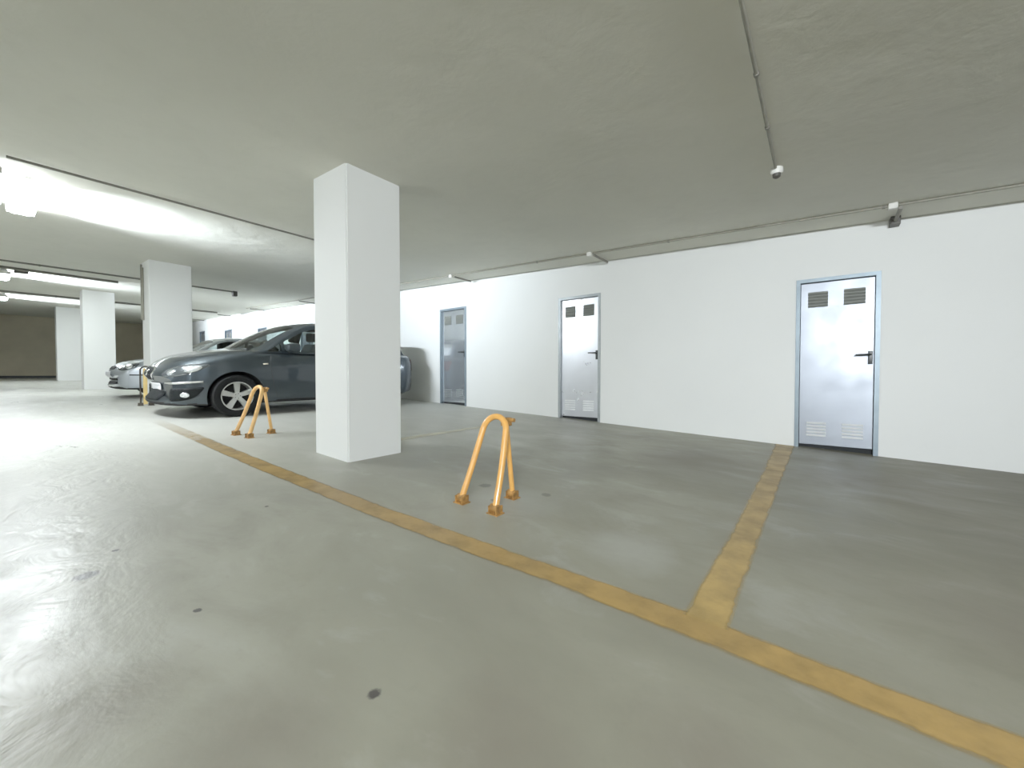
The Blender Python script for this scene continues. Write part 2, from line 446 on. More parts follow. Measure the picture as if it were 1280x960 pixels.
# ------------------------------------------------------------------ painted lines
def strip(name, pts, m, label, group=None, lift=.003):
    bm = bmesh.new(); uv = bm.loops.layers.uv.new('UVMap'); rows = []
    pts = [(xa - (xb - xa) * .09, ya - (yb - ya) * .09, xb + (xb - xa) * .09, yb + (yb - ya) * .09) for (xa, ya, xb, yb) in pts]
    for (xa, ya, xb, yb) in pts:
        rows.append((bm.verts.new((xa, ya, fl(xa, ya) + lift)), bm.verts.new((xb, yb, fl(xb, yb) + lift))))
    for k, (a, b) in enumerate(zip(rows, rows[1:])):
        f = bm.faces.new((a[0], b[0], b[1], a[1]))
        for l, u in zip(f.loops, ((k, 0), (k + 1, 0), (k + 1, 1), (k, 1))): l[uv].uv = u
    o = link(name, bm, m); tag(o, label, 'line', group)
    return o
strip('parking_line', [(-9.65, 1.22, -9.65, 1.36), (-6.4, 1.275, -6.4, 1.415), (-3.64, 1.29, -3.64, 1.425), (-2.1, 1.33, -2.1, 1.46), (-1.35, 1.37, -1.35, 1.50), (-.85, 1.41, -.85, 1.535),
      (-.3, 1.425, -.3, 1.565), (.15, 1.43, .15, 1.56), (.6, 1.41, .6, 1.575), (1.5, 1.41, 1.5, 1.575), (3., 1.41, 3., 1.575)],
      M['line'], 'long worn yellow line running along the fronts of the parking bays')
strip('parking_line', [(-.375, 1.54, -.245, 1.545), (-.365, 2.6, -.245, 2.6), (-.375, 4.0, -.24, 4.0), (-.405, 6.0, -.225, 6.0)], M['line_cross'],
      'short yellow bay divider line ending at the nearest grey door', lift=.004)
strip('parking_line', [(-3.90, 2.47, -3.76, 2.47), (-3.88, 3.4, -3.74, 3.4), (-3.86, 4.3, -3.73, 4.3)], M['line_faint'],
      'faint worn yellow bay divider line on the floor behind the big pillar', lift=.004)

# ------------------------------------------------------------------ hoop barriers
def hoop(x, y, rz, m, feet_m, label, kind=0):
    root = empty('parking_hoop', (x, y, fl(x, y)), (0, 0, rz))
    def F(px, py):
        c, s = math.cos(rz), math.sin(rz); X, Y = x + c * px - s * py, y + s * px + c * py
        return fl(X, Y) - fl(x, y)
    if kind == 0:
        r = .0205; H = .56; lean = .185; hw, tw = .142, .098
        zc = H - tw; pts = []
        def P(px, h): return (px, lean * h / H, h)
        pts.append((-hw, 0.0, F(-hw, 0) + .035)); pts.append(P(-(hw * .55 + tw * .45), zc * .55))
        for k in range(13):
            a = PI - PI * k / 12; pts.append(P(tw * math.cos(a), zc + (H - zc) * math.sin(a)))
        pts.append(P(hw * .55 + tw * .45, zc * .55)); pts.append((hw, 0.0, F(hw, 0) + .035))
        bm = bmesh.new(); tube(bm, catmull(pts, 4), r, 14); link('hoop_tube', bm, m, root, True)
        bm = bmesh.new()
        tube(bm, [(tw * .55, lean + .03, H - .035), (.045, .295, F(.045, .295) + .035)], .0175, 12)
        lg = link('support_leg', bm, m, root, True)
        bm = bmesh.new(); box(bm, .035, .085, lean - .005, lean + .055, H - .06, H - .005, .006)
        tube(bm, [(.075, lean + .03, H - .02), (.12, lean + .035, H - .02)], .013, 10)
        link('lock', bm, feet_m, root, True)
        feet = [(-hw, 0), (hw, 0), (.045, .295)]
    else:
        r = .02; H = .68; pts = [(0, -.07, F(0, -.07) + .02), (0, -.07, H * .6)]
        for k in range(9):
            a = PI - PI * k / 8; pts.append((0, .07 * math.cos(a), H - .07 + .07 * math.sin(a)))
        pts += [(0, .07, H * .6), (0, .07, F(0, .07) + .02)]
        bm = bmesh.new(); tube(bm, catmull(pts, 3), .013, 12); link('hoop_tube', bm, M['iron'], root, True)
        bm = bmesh.new(); box(bm, -.02, .02, -.035, .02, F(0, 0) + .02, H - .03, .01); link('post', bm, m, root)
        feet = [(0, -.07), (0, .07)]
    for (px, py) in feet:
        z = F(px, py); bm = bmesh.new()
        tube(bm, [(px - .033, py, z + .03), (px + .033, py, z + .03)], .026 if kind == 0 else .016, 16)
        box(bm, px - .032, px - .024, py - .034, py + .03, z, z + .05, .002)
        box(bm, px + .024, px + .032, py - .034, py + .03, z, z + .05, .002)
        ft = link('foot', bm, feet_m, root, True)
        bm = bmesh.new()
        hexa(bm, [(px + dx, py + dy, F(px + dx, py + dy) + h) for h in (.0, .006) for dx, dy in ((-.042, -.04), (.042, -.04), (.042, .036), (-.042, .036))])
        link('base_plate', bm, M['rust'] if kind == 0 else M['iron'], ft)
    tag(root, label, 'parking barrier', 'hoop parking barriers in front of the bays')
hoop(-1.685, 1.846, 0, M['hoop'], M['rust'], 'orange yellow hoop parking barrier standing alone in the nearest empty bay')
hoop(-5.17, 1.715, math.radians(8), M['hoop_b'], M['rust'], 'orange yellow hoop parking barrier in front of the wheel of the grey car')
hoop(-9.3, 1.62, 0, M['hoop_c'], M['iron'], 'thin pale yellow upright barrier just left of the number plate of the grey car', 1)

# ------------------------------------------------------------------ conduits and boxes
def conduit(pts, r, m, label, group=None, clips=None):
    root = empty('conduit', pts[0])
    o = Vector(pts[0]); P = [Vector(p) - o for p in pts]
    bm = bmesh.new(); tube(bm, P, r, 10); link('pipe', bm, m, root, True)
    if clips:
        tot = sum((b - a).length for a, b in zip(P, P[1:])); n = int(tot / clips)
        for k in range(1, n):
            dd = k * clips; 
            for a, b in zip(P, P[1:]):
                l = (b - a).length
                if dd <= l: c = a + (b - a) * dd / l; t = (b - a).normalized(); break
                dd -= l
            bm = bmesh.new(); tube(bm, [c - t * .012, c + t * .012], r * 1.45, 10); link('clip', bm, M['conduit'], root)
    tag(root, label, 'conduit', group)
    return root
def cpt(x, y, d): return (x, y, ce(x, y) - d)
def crun(x0, y0, x1, y1, r=.012, n=1): return [cpt(x0 + (x1 - x0) * k / n, y0 + (y1 - y0) * k / n, r + .001) for k in range(n + 1)]
conduit(crun(-.30, -6., -.30, 3.98, .012), .010, M['conduit_ceil'], 'thin conduit on the ceiling overhead leading to the small white sensor', clips=.62)
conduit([cpt(x, 5.49, .014) for x in (XR - .2, -16.05)] , .013, M['conduit_ceil'], 'long thin conduit on the ceiling following the white wall', clips=2.1)
conduit(crun(-5.62, .10, -5.68, 3.2, .030), .012, M['conduit'], 'dark conduit across the ceiling from the lamp to behind the big pillar', clips=1.6)
conduit(crun(-12.42, -6., -12.25, 3.88, .018), .017, M['conduit'], 'dark conduit crossing the ceiling past the second pillar to a small box', clips=2.2)
conduit(crun(-13.28, -6., -13.25, 1.85, .03), .029, M['conduit'], 'short dark conduit on the ceiling beside the second lamp row', clips=2.2)
conduit(crun(-18.4, -6., -18.4, 5.3, .03), .029, M['conduit'], 'furthest dark conduit crossing the ceiling near the last pillars', clips=2.4)
# riser on the second pillar
yy = 1.752 - .016
conduit([(-10.17, yy, ce(-10.17, yy) - .03), (-10.17, yy, 1.95 + .03), (-10.06, yy, 1.95), (-10.06, yy, ce(-10.06, yy) - .10)], .014, M['conduit_ceil'],
        'grey conduit loop running down the side of the second pillar')
def ceil_box(name, x, y, label, arm=True, group=None):
    root = empty(name, (x, y, ce(x, y)))
    bm = bmesh.new(); box(bm, -.035, .035, -.03, .03, -.06, -.001, .008); link('box', bm, M['box_white'], root)
    tag(root, label, 'junction box', group)
ARM = [(.60, 'white junction box at the ceiling near the nearest grey door'), (-2.70, 'white junction box at the ceiling above the bright silvery door'),
       (-5.66, 'white junction box at the ceiling above the narrow third door'), (-8.95, None), (-12.1, None), (-15.75, None), (-19.05, None), (-22.4, None)]
for k, (x, lab) in enumerate(ARM):
    if lab: ceil_box('junction_box', x - .03, 5.46, lab)
    z = lambda xx, yv: ce(xx, yv)
    lab2 = ['dark wall bracket tube by the ceiling near the nearest door', 'dark short tube from ceiling box to wall above the silvery door',
            'dark short tube from ceiling box to wall above the third door', 'dark short ceiling tube hidden behind the big pillar',
            'dark short ceiling tube by the wall just left of the big pillar', 'dark short ceiling tube above the grey car windscreen',
            'dark short ceiling tube above the distant second door top', 'furthest dark short ceiling tube beside the second pillar'][k]
    bm = bmesh.new(); o0 = Vector((x, 5.5, ce(x, 5.5)))
    P = [Vector((x + .03, 5.49, ce(x, 5.49) - .045)), Vector((x + .04, 5.94, ce(x, 5.94) - .05))]
    root = empty('tube_lamp', tuple(o0))
    tube(bm, [p - o0 for p in P], .017, 12); link('lamp_tube', bm, M['conduit'], root, True)
    if k > 0: tag(root, lab2, 'ceiling fitting', 'short tubes between the ceiling conduit and the wall'); continue
    bm = bmesh.new(); box(bm, .0, .08, .40, .515, -.09, 0, .006); link('end_box', bm, M['box_dark'], root)
    tag(root, lab2, 'ceiling fitting', 'short tubes between the ceiling conduit and the wall')
# small white sensor overhead
root = empty('ceiling_sensor', (-.295, 4.03, ce(-.295, 4.03)))
bm = bmesh.new(); R_ = lathe(bm, [(0, .001), (0, .045), (-.03, .048), (-.05, .04)], 'Z', 24); bm.faces.new(R_[-1]); link('base', bm, M['box_white'], root, True)
bm = bmesh.new(); R_ = lathe(bm, [(-.05, .03), (-.075, .028), (-.085, .015), (-.087, .001)], 'Z', 20, 0, -.01); link('sensor_head', bm, M['box_dark'], root, True)
tag(root, 'small round white sensor on the ceiling at the end of the overhead conduit', 'sensor')
root = empty('cable_box', cpt(-12.25, 3.92, 0))
bm = bmesh.new(); box(bm, -.06, .06, -.05, .05, -.13, 0, .008); link('box', bm, M['box_dark'], root)
tag(root, 'small dark box on the ceiling right of the second pillar', 'junction box')
root = empty('cable_box', cpt(-13.42, .40, 0))
bm = bmesh.new(); box(bm, -.08, .06, -.10, .10, -.09, 0, .01); link('box', bm, M['box_dark'], root)
tag(root, 'small dark box on the ceiling beside the distant lamp at the left', 'junction box')

# ------------------------------------------------------------------ lamps
LC = (.885, .95, 1.0)
M['tube_glow'] = emis('lamp_diffuser', LC, 40)
M['tube_glow_far'] = emis('lamp_diffuser_far', LC, 30)
M['fill_glow_near'] = emis('fill_diffuser_near', LC, 75)
M['fill_glow_dim'] = emis('fill_diffuser_dim', LC, 10)
M['housing'] = simple('lamp_housing', (.55, .56, .55), .5)
def area(name, loc, rot, sx, sy, e, col, spread=180):
    l = D.lights.new(name, 'AREA'); l.shape = 'RECTANGLE'; l.size = sx; l.size_y = sy; l.energy = e; l.color = col; l.spread = math.radians(spread)
    o = D.objects.new(name, l); COL.objects.link(o); o.location = loc; o.rotation_euler = rot
    return o
def throw(x, y, e):
    # added area light beside a batten, shaping its glow into a ceiling streak
    area('added_side_light', (x, y + .14, ce(x, y) - .10), (PI / 2 + .12, 0, 0), 1.1, .05, e, (.80, .90, 1.0), 75)
def lamp(x0, x1, y0, y1, label, m, gap=.012):
    xc, yc = (x0 + x1) / 2, (y0 + y1) / 2
    root = empty('fluorescent_lamp', (xc, yc, ce(xc, yc)), (0, math.atan(SX), 0))
    hx, hy = (x1 - x0) / 2, (y1 - y0) / 2
    bm = bmesh.new()
    box(bm, -hx, hx, -hy * .62, hy * .62, -gap - .03, -gap, .006)
    for s in (-.7, .7): box(bm, s * hx - .02, s * hx + .02, -.02, .02, -gap, 0)
    link('housing', bm, M['housing'], root)
    bm = bmesh.new()
    z0, z1 = -gap - .10, -gap - .031
    prof = [(-hy * .95, z1), (-hy, z1 - .03), (-hy * .85, z0 + .02), (-hy * .6, z0), (hy * .6, z0), (hy * .85, z0 + .02), (hy, z1 - .03), (hy * .95, z1)]
    a = [bm.verts.new((-hx + .03, p[0], p[1])) for p in prof]; b = [bm.verts.new((hx - .03, p[0], p[1])) for p in prof]
    n = len(prof)
    for k in range(n): bm.faces.new((a[k], a[(k + 1) % n], b[(k + 1) % n], b[k]))
    bm.faces.new(a); bm.faces.new(b[::-1]); link('diffuser', bm, m, root)
    for s in (-1, 1):
        bm = bmesh.new(); box(bm, min(s * hx, s * (hx - .03)), max(s * hx, s * (hx - .03)), -hy * .98, hy * .98, z0 + .005, z1, .008)
        link('end_cap', bm, M['box_white'], root)
    tag(root, label, 'ceiling lamp', 'fluorescent lamps over the aisle')
lamp(-7.5, -6.2, .12, .34, 'glowing white ceiling lamp at the upper left of the picture', M['tube_glow'])
lamp(-7.2, -5.9, -.16, .085, 'glowing ceiling lamp cut off by the left edge of the picture', M['tube_glow'])
lamp(-15.0, -13.7, .05, .27, 'distant glowing ceiling lamp beyond the second conduit at left', M['tube_glow_far'])
lamp(-20.6, -19.3, .10, .32, 'furthest glowing ceiling lamp near the brown end wall', M['tube_glow_far'])

throw(-6.85, .23, 44); throw(-14.35, .16, 100); throw(-19.95, .21, 90)
# ------------------------------------------------------------------ cars
def lut(T, u):
    if u <= T[0][0]: return T[0][1:]
    for a, b in zip(T, T[1:]):
        if u <= b[0]:
            t = (u - a[0]) / (b[0] - a[0])
            return tuple(p + (q - p) * t for p, q in zip(a[1:], b[1:]))
    return T[-1][1:]
def smooth_lut(T, n=8):
    P = catmull([Vector(t if len(t) <= 4 else t[:4]) for t in T], n)
    return sorted([tuple(p) for p in P], key=lambda q: q[0])
def bspline_sample(P, n):
    Q = catmull(P, n); return Q
def boolean(o, cutter):
    md = o.modifiers.new('b', 'BOOLEAN'); md.operation = 'DIFFERENCE'; md.object = cutter; md.solver = 'EXACT'
    try: md.material_mode = 'TRANSFER'
    except Exception: pass
    dg = bpy.context.evaluated_depsgraph_get(); dg.update()
    me = D.meshes.new_from_object(o.evaluated_get(dg)); o.modifiers.clear(); old = o.data; o.data = me
    D.meshes.remove(old); D.objects.remove(cutter)
def make_car(name, loc, rot, S, label):
    root = empty(name, loc, rot)
    kx, ky, kz = S['k']
    # ---- hull
    # u, top z, bottom z, half width
    hull = smooth_lut(S['hull'], 6)
    us = [h[0] for h in hull]
    def hull_section(u):
        zt, zb, hw = lut(hull, u)
        h = zt - zb
        rnd = S['round'](u)
        P = [(0, zb, 0), (hw * .55, zb, 0), (hw * .90, zb + .01, 0), (hw * .975, zb + .10 * h, 0), (hw * .995, zb + .28 * h, 0), (hw, zb + .50 * h, 0),
             (hw * .992, zb + .68 * h, 0), (hw * .968, zb + .84 * h, 0), (hw * (.93 - .04 * rnd), zb + (.945 - .03 * rnd) * h, 0), (hw * (.80 - .05 * rnd), zb + (.99 - .015 * rnd) * h, 0), (hw * .5, zt + .0 * h, 0), (0, zt + .008, 0)]
        return [(p.x, p.y) for p in catmull(P, 4)]
    bm = bmesh.new(); rings = []
    for u in us:
        s = hull_section(u)
        ring = [bm.verts.new((x * kx, S['bow'](u, x) * ky, z * kz)) for x, z in s]
        ring += [bm.verts.new((-x * kx, S['bow'](u, x) * ky, z * kz)) for x, z in s[-2:0:-1]]
        rings.append(ring)
    n = len(rings[0])
    for a, b in zip(rings, rings[1:]):
        for k in range(n): bm.faces.new((a[k], a[(k + 1) % n], b[(k + 1) % n], b[k]))
    for r in (rings[0], rings[-1]):
        c = Vector((0, 0, 0))
        for v in r: c += v.co
        c /= n; c.x = 0
        cv = bm.verts.new(c)
        for k in range(n): bm.faces.new((r[k], r[(k + 1) % n], cv))
    body = link('body', bm, None, root, True, mats=[S['paint'], M['well']])
    bpy.context.view_layer.update()
    # arches
    R_ar = S['arch']
    for (u, z) in S['wheels']:
        for sg in (-1, 1):
            bm = bmesh.new(); w0, w1 = .52, 1.2
            lathe(bm, [(w0, .001), (w0, R_ar), (w1, R_ar), (w1, .001)], 'X', 48, 0, u * ky, z)
            for v in bm.verts: v.co.x *= sg
            bmesh.ops.remove_doubles(bm, verts=bm.verts[:], dist=.002)
            c = link('cut', bm, None, root, mats=[M['well'], M['well']])
            for f in c.data.polygons: f.material_index = 1
            bpy.context.view_layer.update(); boolean(body, c)
    # ---- cabin
    cab = smooth_lut(S['cabin'], 7)   # u, roof z, base z, base half width
    ucs = [c[0] for c in cab]
    th = S['tumble']
    def cab_section(u):
        zr, zb, hb = lut(cab, u)
        h = max(zr - zb, .004); dl = S['crown'](u) * min(1, h / .15)
        xs_ = lambda z: hb - max(z - zb, 0) * th - max(z - zb - .3, 0) * .12
        zc = zr - dl
        P = [(hb, zb, 0), (xs_(zb + (zc - zb) * .33), zb + (zc - zb) * .33, 0), (xs_(zb + (zc - zb) * .66), zb + (zc - zb) * .66, 0), (xs_(zc), zc, 0),
             (xs_(zc) - .035, zc + dl * .42, 0), (xs_(zc) * .80, zc + dl * .68, 0), (xs_(zc) * .45, zc + dl * .93, 0), (0, zr, 0)]
        return [(p.x, p.y) for p in catmull(P, 4)]
    bm = bmesh.new(); rings = []
    for u in ucs:
        s = cab_section(u)
        ring = [bm.verts.new((x * kx, S['cbow'](u, x) * ky, z * kz)) for x, z in s] + [bm.verts.new((-x * kx, S['cbow'](u, x) * ky, z * kz)) for x, z in s[-2::-1]]
        rings.append(ring)
    for a, b in zip(rings, rings[1:]):
        for k in range(len(a) - 1): bm.faces.new((a[k], a[k + 1], b[k + 1], b[k]))
        bm.faces.new((a[-1], a[0], b[0], b[-1]))
    for r in (rings[0], rings[-1]): bm.faces.new(r)
    shell_bvh = BVHTree.FromBMesh(bm)
    # inner void
    bm2 = bmesh.new(); tk = .035; rings = []
    for u in ucs[4:-4]:
        s = cab_section(u)
        s = [(max(x - tk, 0) if x > .001 else 0, z - tk if i > 2 else z - .02) for i, (x, z) in enumerate(s)]
        ring = [bm2.verts.new((x * kx, S['cbow'](u, x) * ky, z * kz)) for x, z in s] + [bm2.verts.new((-x * kx, S['cbow'](u, x) * ky, z * kz)) for x, z in s[-2::-1]]
        rings.append(ring)
    for a, b in zip(rings, rings[1:]):
        for k in range(len(a) - 1): bm2.faces.new((a[k], a[k + 1], b[k + 1], b[k]))
        bm2.faces.new((a[-1], a[0], b[0], b[-1]))
    for r in (rings[0], rings[-1]): bm2.faces.new(r)
    cabin = link('cabin_shell', bm, None, root, True, mats=[S['paint'], M['plastic']])
    inner = link('cut', bm2, None, root, mats=[M['plastic'], M['plastic']])
    for f in inner.data.polygons: f.material_index = 1
    bpy.context.view_layer.update(); boolean(cabin, inner)
    def prism(poly, axis, lo, hi):
        b_ = bmesh.new(); rr = []
        for t in (lo, hi):
            rr.append([b_.verts.new((t, p[0] * ky, p[1] * kz) if axis == 'X' else (p[0] * kx, t, p[1] * kz)) for p in poly])
        m_ = len(poly)
        b_.faces.new(rr[0]); b_.faces.new(rr[1][::-1])
        for k in range(m_): b_.faces.new((rr[0][k], rr[0][(k + 1) % m_], rr[1][(k + 1) % m_], rr[1][k]))
        c = link('cut', b_, None, root, mats=[M['plastic'], M['plastic']])
        for f in c.data.polygons: f.material_index = 1
        bpy.context.view_layer.update(); boolean(cabin, c)
    def rnd_poly(poly, r=.18):
        out = []
        m_ = len(poly)
        for i in range(m_):
            a, b, c = Vector(poly[i - 1]), Vector(poly[i]), Vector(poly[(i + 1) % m_])
            p0 = b + (a - b) * min(r, .3 * 1); p1 = b + (c - b) * min(r, .3)
            for t in (0, .33, .67, 1):
                out.append(tuple((1 - t) ** 2 * p0 + 2 * t * (1 - t) * b + t * t * p1))
        return out
    side = [rnd_poly(p, .10) for p in S['side_windows']]
    for p in side: prism(p, 'X', -1.2, 1.2)
    ws, rw = rnd_poly(S['windscreen'], .1), rnd_poly(S['rear_window'], .1)
    prism(ws, 'Y', .3, S['split'] * ky); prism(rw, 'Y', S['split'] * ky, 5.2)
    for me in (cabin.data, body.data):
        for f in me.polygons: f.use_smooth = True
        me.set_sharp_from_angle(angle=math.radians(32))
    for f in body.data.polygons:
        if f.center.z < .24 and f.normal.z < -.35: f.material_index = 1  # underside faces blackened to deepen the shade below the car
    bb = bmesh.new(); bb.from_mesh(body.data); hull_bvh = BVHTree.FromBMesh(bb); bb.free()
    # ---- patches laid on the body
    def patch(nm, poly, th_deg, m, off, bvh=None, sides=(1, -1), parent=root, smooth_poly=True, thick=.006, cuts=3, border=None):
        bvh = bvh or hull_bvh; t = math.radians(th_deg)
        E1 = Vector((math.cos(t), math.sin(t), 0)); Dr = Vector((-math.sin(t), math.cos(t), 0)); O = -Dr * 3 + Vector((0, 2.0 * ky * (th_deg > 80) * 0, 0))
        if smooth_poly: poly = [tuple(p[:2]) for p in catmull([(p[0], p[1], 0) for p in poly], 4, True)]
        out = []
        for sg in sides:
            b_ = bmesh.new()
            vs = [b_.verts.new((p[0], p[1], 0)) for p in poly]; f = b_.faces.new(vs)
            bmesh.ops.triangulate(b_, faces=[f])
            for _ in range(cuts):
                es = [e for e in b_.edges if e.calc_length() > .05]
                if not es: break
                bmesh.ops.subdivide_edges(b_, edges=es, cuts=1)
                bmesh.ops.triangulate(b_, faces=b_.faces[:])
            bad = []
            for v in b_.verts:
                p, q = v.co.x, v.co.y
                loc, nor, _, _ = bvh.ray_cast(O + E1 * p + Vector((0, 0, q)), Dr)
                if loc is None:
                    bad.append(v); continue
                if nor.dot(Dr) > 0: nor = -nor
                v.co = loc + nor * off
            if bad: bmesh.ops.delete(b_, geom=bad, context='VERTS')
            if not b_.faces: b_.free(); continue
            if sg < 0:
                for v in b_.verts: v.co.x *= -1
            bmesh.ops.recalc_face_normals(b_, faces=b_.faces[:])
            o = link(nm, b_, m, parent, 'all')
            if thick:
                md = o.modifiers.new('s', 'SOLIDIFY'); md.thickness = thick; md.offset = 0
            out.append(o)
        return out
    def seam(pts, th_deg, r=.0035, bvh=None, m=None, nm='seam', sides=(1, -1), off=0, parent=root, closed=False):
        bvh = bvh or hull_bvh; t = math.radians(th_deg)
        E1 = Vector((math.cos(t), math.sin(t), 0)); Dr = Vector((-math.sin(t), math.cos(t), 0))
        P = catmull([(p[0], p[1], 0) for p in pts], 6, closed); Q = []
        if closed: P.append(P[0])
        for p in P:
            loc, nor, _, _ = bvh.ray_cast(-Dr * 3 + E1 * p.x + Vector((0, 0, p.y)), Dr)
            if loc is not None:
                if nor.dot(Dr) > 0: nor = -nor
                Q.append(loc + nor * off)
        if len(Q) < 2: return
        for sg in sides:
            b_ = bmesh.new(); tube(b_, [(q.x * sg, q.y, q.z) for q in Q], r, 6); link(nm, b_, m or M['plastic'], parent, True)
    sc = lambda poly: [(p[0] * ky, p[1] * kz) for p in poly]
    for k, p in enumerate(side):
        patch('side_window', [(a * ky, b * kz) for a, b in p], 90, M['glass'], -.012, shell_bvh, smooth_poly=False, thick=0)
    patch('windscreen', [(a * kx, b * kz) for a, b in ws], 0, M['glass_ws'], -.010, shell_bvh, (1,), smooth_poly=False, thick=0, cuts=4)
    # rear glass: cast from behind
    def rear_patch(nm, poly, m, off, bvh, thick=.006):
        b_ = bmesh.new(); f = b_.faces.new([b_.verts.new((p[0], p[1], 0)) for p in poly]); bmesh.ops.triangulate(b_, faces=[f])
        for _ in range(3):
            es = [e for e in b_.edges if e.calc_length() > .06]
            if es: bmesh.ops.subdivide_edges(b_, edges=es, cuts=1); bmesh.ops.triangulate(b_, faces=b_.faces[:])
        bad = []
        for v in b_.verts:
            loc, nor, _, _ = bvh.ray_cast(Vector((v.co.x, 8, v.co.y)), Vector((0, -1, 0)))
            if loc is None: bad.append(v); continue
            if nor.y < 0: nor = -nor
            v.co = loc + nor * off
        if bad: bmesh.ops.delete(b_, geom=bad, context='VERTS')
        o = link(nm, b_, m, root, 'all')
        if thick: md = o.modifiers.new('s', 'SOLIDIFY'); md.thickness = thick; md.offset = 0
    rear_patch('rear_window', [(a * kx, b * kz) for a, b in rw], M['glass'], -.01, shell_bvh, 0)
    for sg in (1, -1):
        rear_patch('tail_lamp', [(sg * kx * a, kz * b) for a, b in ((.52, .72), (.74, .70), (.76, .94), (.60, .95))], M['red'], .004, hull_bvh)
    rear_patch('rear_plate', [(-.26, .45), (.26, .45), (.26, .56), (-.26, .56)], M['plate'], .006, hull_bvh)
    S['front'](patch, seam, root, kx, ky, kz)
    # ---- seams, sills
    for pts in S['seams']: seam(sc(pts), 90)
    for pts in S.get('cab_seams', []): seam(sc(pts), 90, bvh=shell_bvh)
    # door mirrors
    mu, mz = S['mirror']
    for sg in (1, -1):
        b_ = bmesh.new(); hw = S['mirror_x']
        prof = [(-.10, .045, .035), (-.085, .075, .055), (-.02, .095, .075), (.05, .095, .078), (.085, .085, .07)]
        rr = []
        for (dy, ax, az) in prof:
            rr.append([b_.verts.new((sg * (hw + .12) + ax * math.copysign(abs(math.cos(a)) ** .7, math.cos(a)), mu * ky + dy, mz * kz + az * math.copysign(abs(math.sin(a)) ** .7, math.sin(a)))) for a in [2 * PI * k / 20 for k in range(20)]])
        for a, b in zip(rr, rr[1:]):
            for k in range(20): b_.faces.new((a[k], a[(k + 1) % 20], b[(k + 1) % 20], b[k]))
        b_.faces.new(rr[0]); b_.faces.new(rr[-1])
        mo = link('door_mirror', b_, S['paint'], root, True)
        b_ = bmesh.new(); tube(b_, [(sg * (hw - .02), mu * ky, mz * kz - .06), (sg * (hw + .06), mu * ky, mz * kz - .045)], .022, 10); link('mirror_arm', b_, M['plastic'], mo)
        b_ = bmesh.new(); box(b_, sg * (hw + .12) - .075, sg * (hw + .12) + .075, mu * ky + .084, mu * ky + .089, mz * kz - .055, mz * kz + .055, .002); link('mirror_glass', b_, M['chrome'], mo)
    # handles
    for (u, z) in S['handles']:
        for sg in (1, -1):
            loc, nor, _, _ = hull_bvh.ray_cast(Vector((3, u * ky, z * kz)), Vector((-1, 0, 0)))
            if loc is None: continue
            b_ = bmesh.new(); x = loc.x
            tube(b_, [(sg * (x - .01), u * ky - .09, z * kz), (sg * (x + .03), u * ky - .075, z * kz), (sg * (x + .032), u * ky + .075, z * kz), (sg * (x - .01), u * ky + .09, z * kz)], .013, 8)
            link('door_handle', b_, S['paint'], root, True)
    # wheels
    R = S['tyre_r']
    for (u, z) in S['wheels']:
        for sg in (1, -1):
            xo = S['wheel_x']; tw = .19
            bt = bmesh.new()
            lathe(bt, [(xo - tw, R * .66), (xo - tw, R * .93), (xo - tw + .02, R * .99), (xo - tw / 2, R), (xo - .025, R * .99), (xo - .004, R * .94), (xo, R * .85), (xo - .004, R * .72), (xo - .012, R * .675), (xo - tw, R * .66)], 'X', 56, 0, u * ky, R)
            for v in bt.verts: v.co.x *= sg
            wo = link('wheel', bt, M['tyre'], root, True)
            b_ = bmesh.new(); rr = R * .68
            lathe(b_, [(xo - .015, rr), (xo - .004, rr * .985), (xo - .006, rr * .93), (xo - .03, rr * .90), (xo - .12, rr * .87)], 'X', 56, 0, u * ky, R)
            ns = S['spokes']
            for k in range(ns):
                a = 2 * PI * k / ns + S.get('spoke0', .3); ca, sa = math.cos(a), math.sin(a); pts = []
                w0_, w1_ = S['spoke_w']
                for (r_, ww, xx) in ((.045, w0_, xo - .022), (rr * .92, w1_, xo - .012)):
                    for dw in (-1, 1): pts.append((xx, r_ * ca - dw * ww * sa, r_ * sa + dw * ww * ca))
                fr = [b_.verts.new((p[0], p[1] + u * ky, p[2] + R)) for p in pts]; bk = [b_.verts.new((p[0] - .03, p[1] + u * ky, p[2] + R)) for p in pts]
                for q in ((0, 1, 3, 2),): b_.faces.new([fr[i] for i in q]); b_.faces.new([bk[i] for i in q[::-1]])
                for i, j in ((0, 1), (1, 3), (3, 2), (2, 0)): b_.faces.new((fr[i], fr[j], bk[j], bk[i]))
            rg = lathe(b_, [(xo - .05, .06), (xo - .016, .058), (xo - .01, .04)], 'X', 24, 0, u * ky, R); b_.faces.new(rg[-1])
            for v in b_.verts: v.co.x *= sg
            link('rim', b_, M['alloy'], wo, True)
            b_ = bmesh.new(); rg = lathe(b_, [(xo - .13, R * .6), (xo - .13, .001)], 'X', 32, 0, u * ky, R)
            for k in range(5):
                a = 2 * PI * k / 5; q = lathe(b_, [(xo - .02, .007), (xo - .0085, .006)], 'X', 8, 0, u * ky + .036 * math.cos(a), R + .036 * math.sin(a)); b_.faces.new(q[-1])
            for v in b_.verts: v.co.x *= sg
            link('brake_backing', b_, M['well'], wo)
    # interior
    zd = S['deck'] * kz
    b_ = bmesh.new(); box(b_, -.62 * kx, .62 * kx, S['dash'][0] * ky, S['dash'][1] * ky, zd - .02, zd + .035, .02); link('dashboard', b_, M['plastic'], root)
    b_ = bmesh.new(); box(b_, -.60 * kx, .60 * kx, S['dash'][1] * ky, 3.9 * ky, zd - .02, zd + .012, .004); link('cabin_lining', b_, M['seat_cloth'], root)
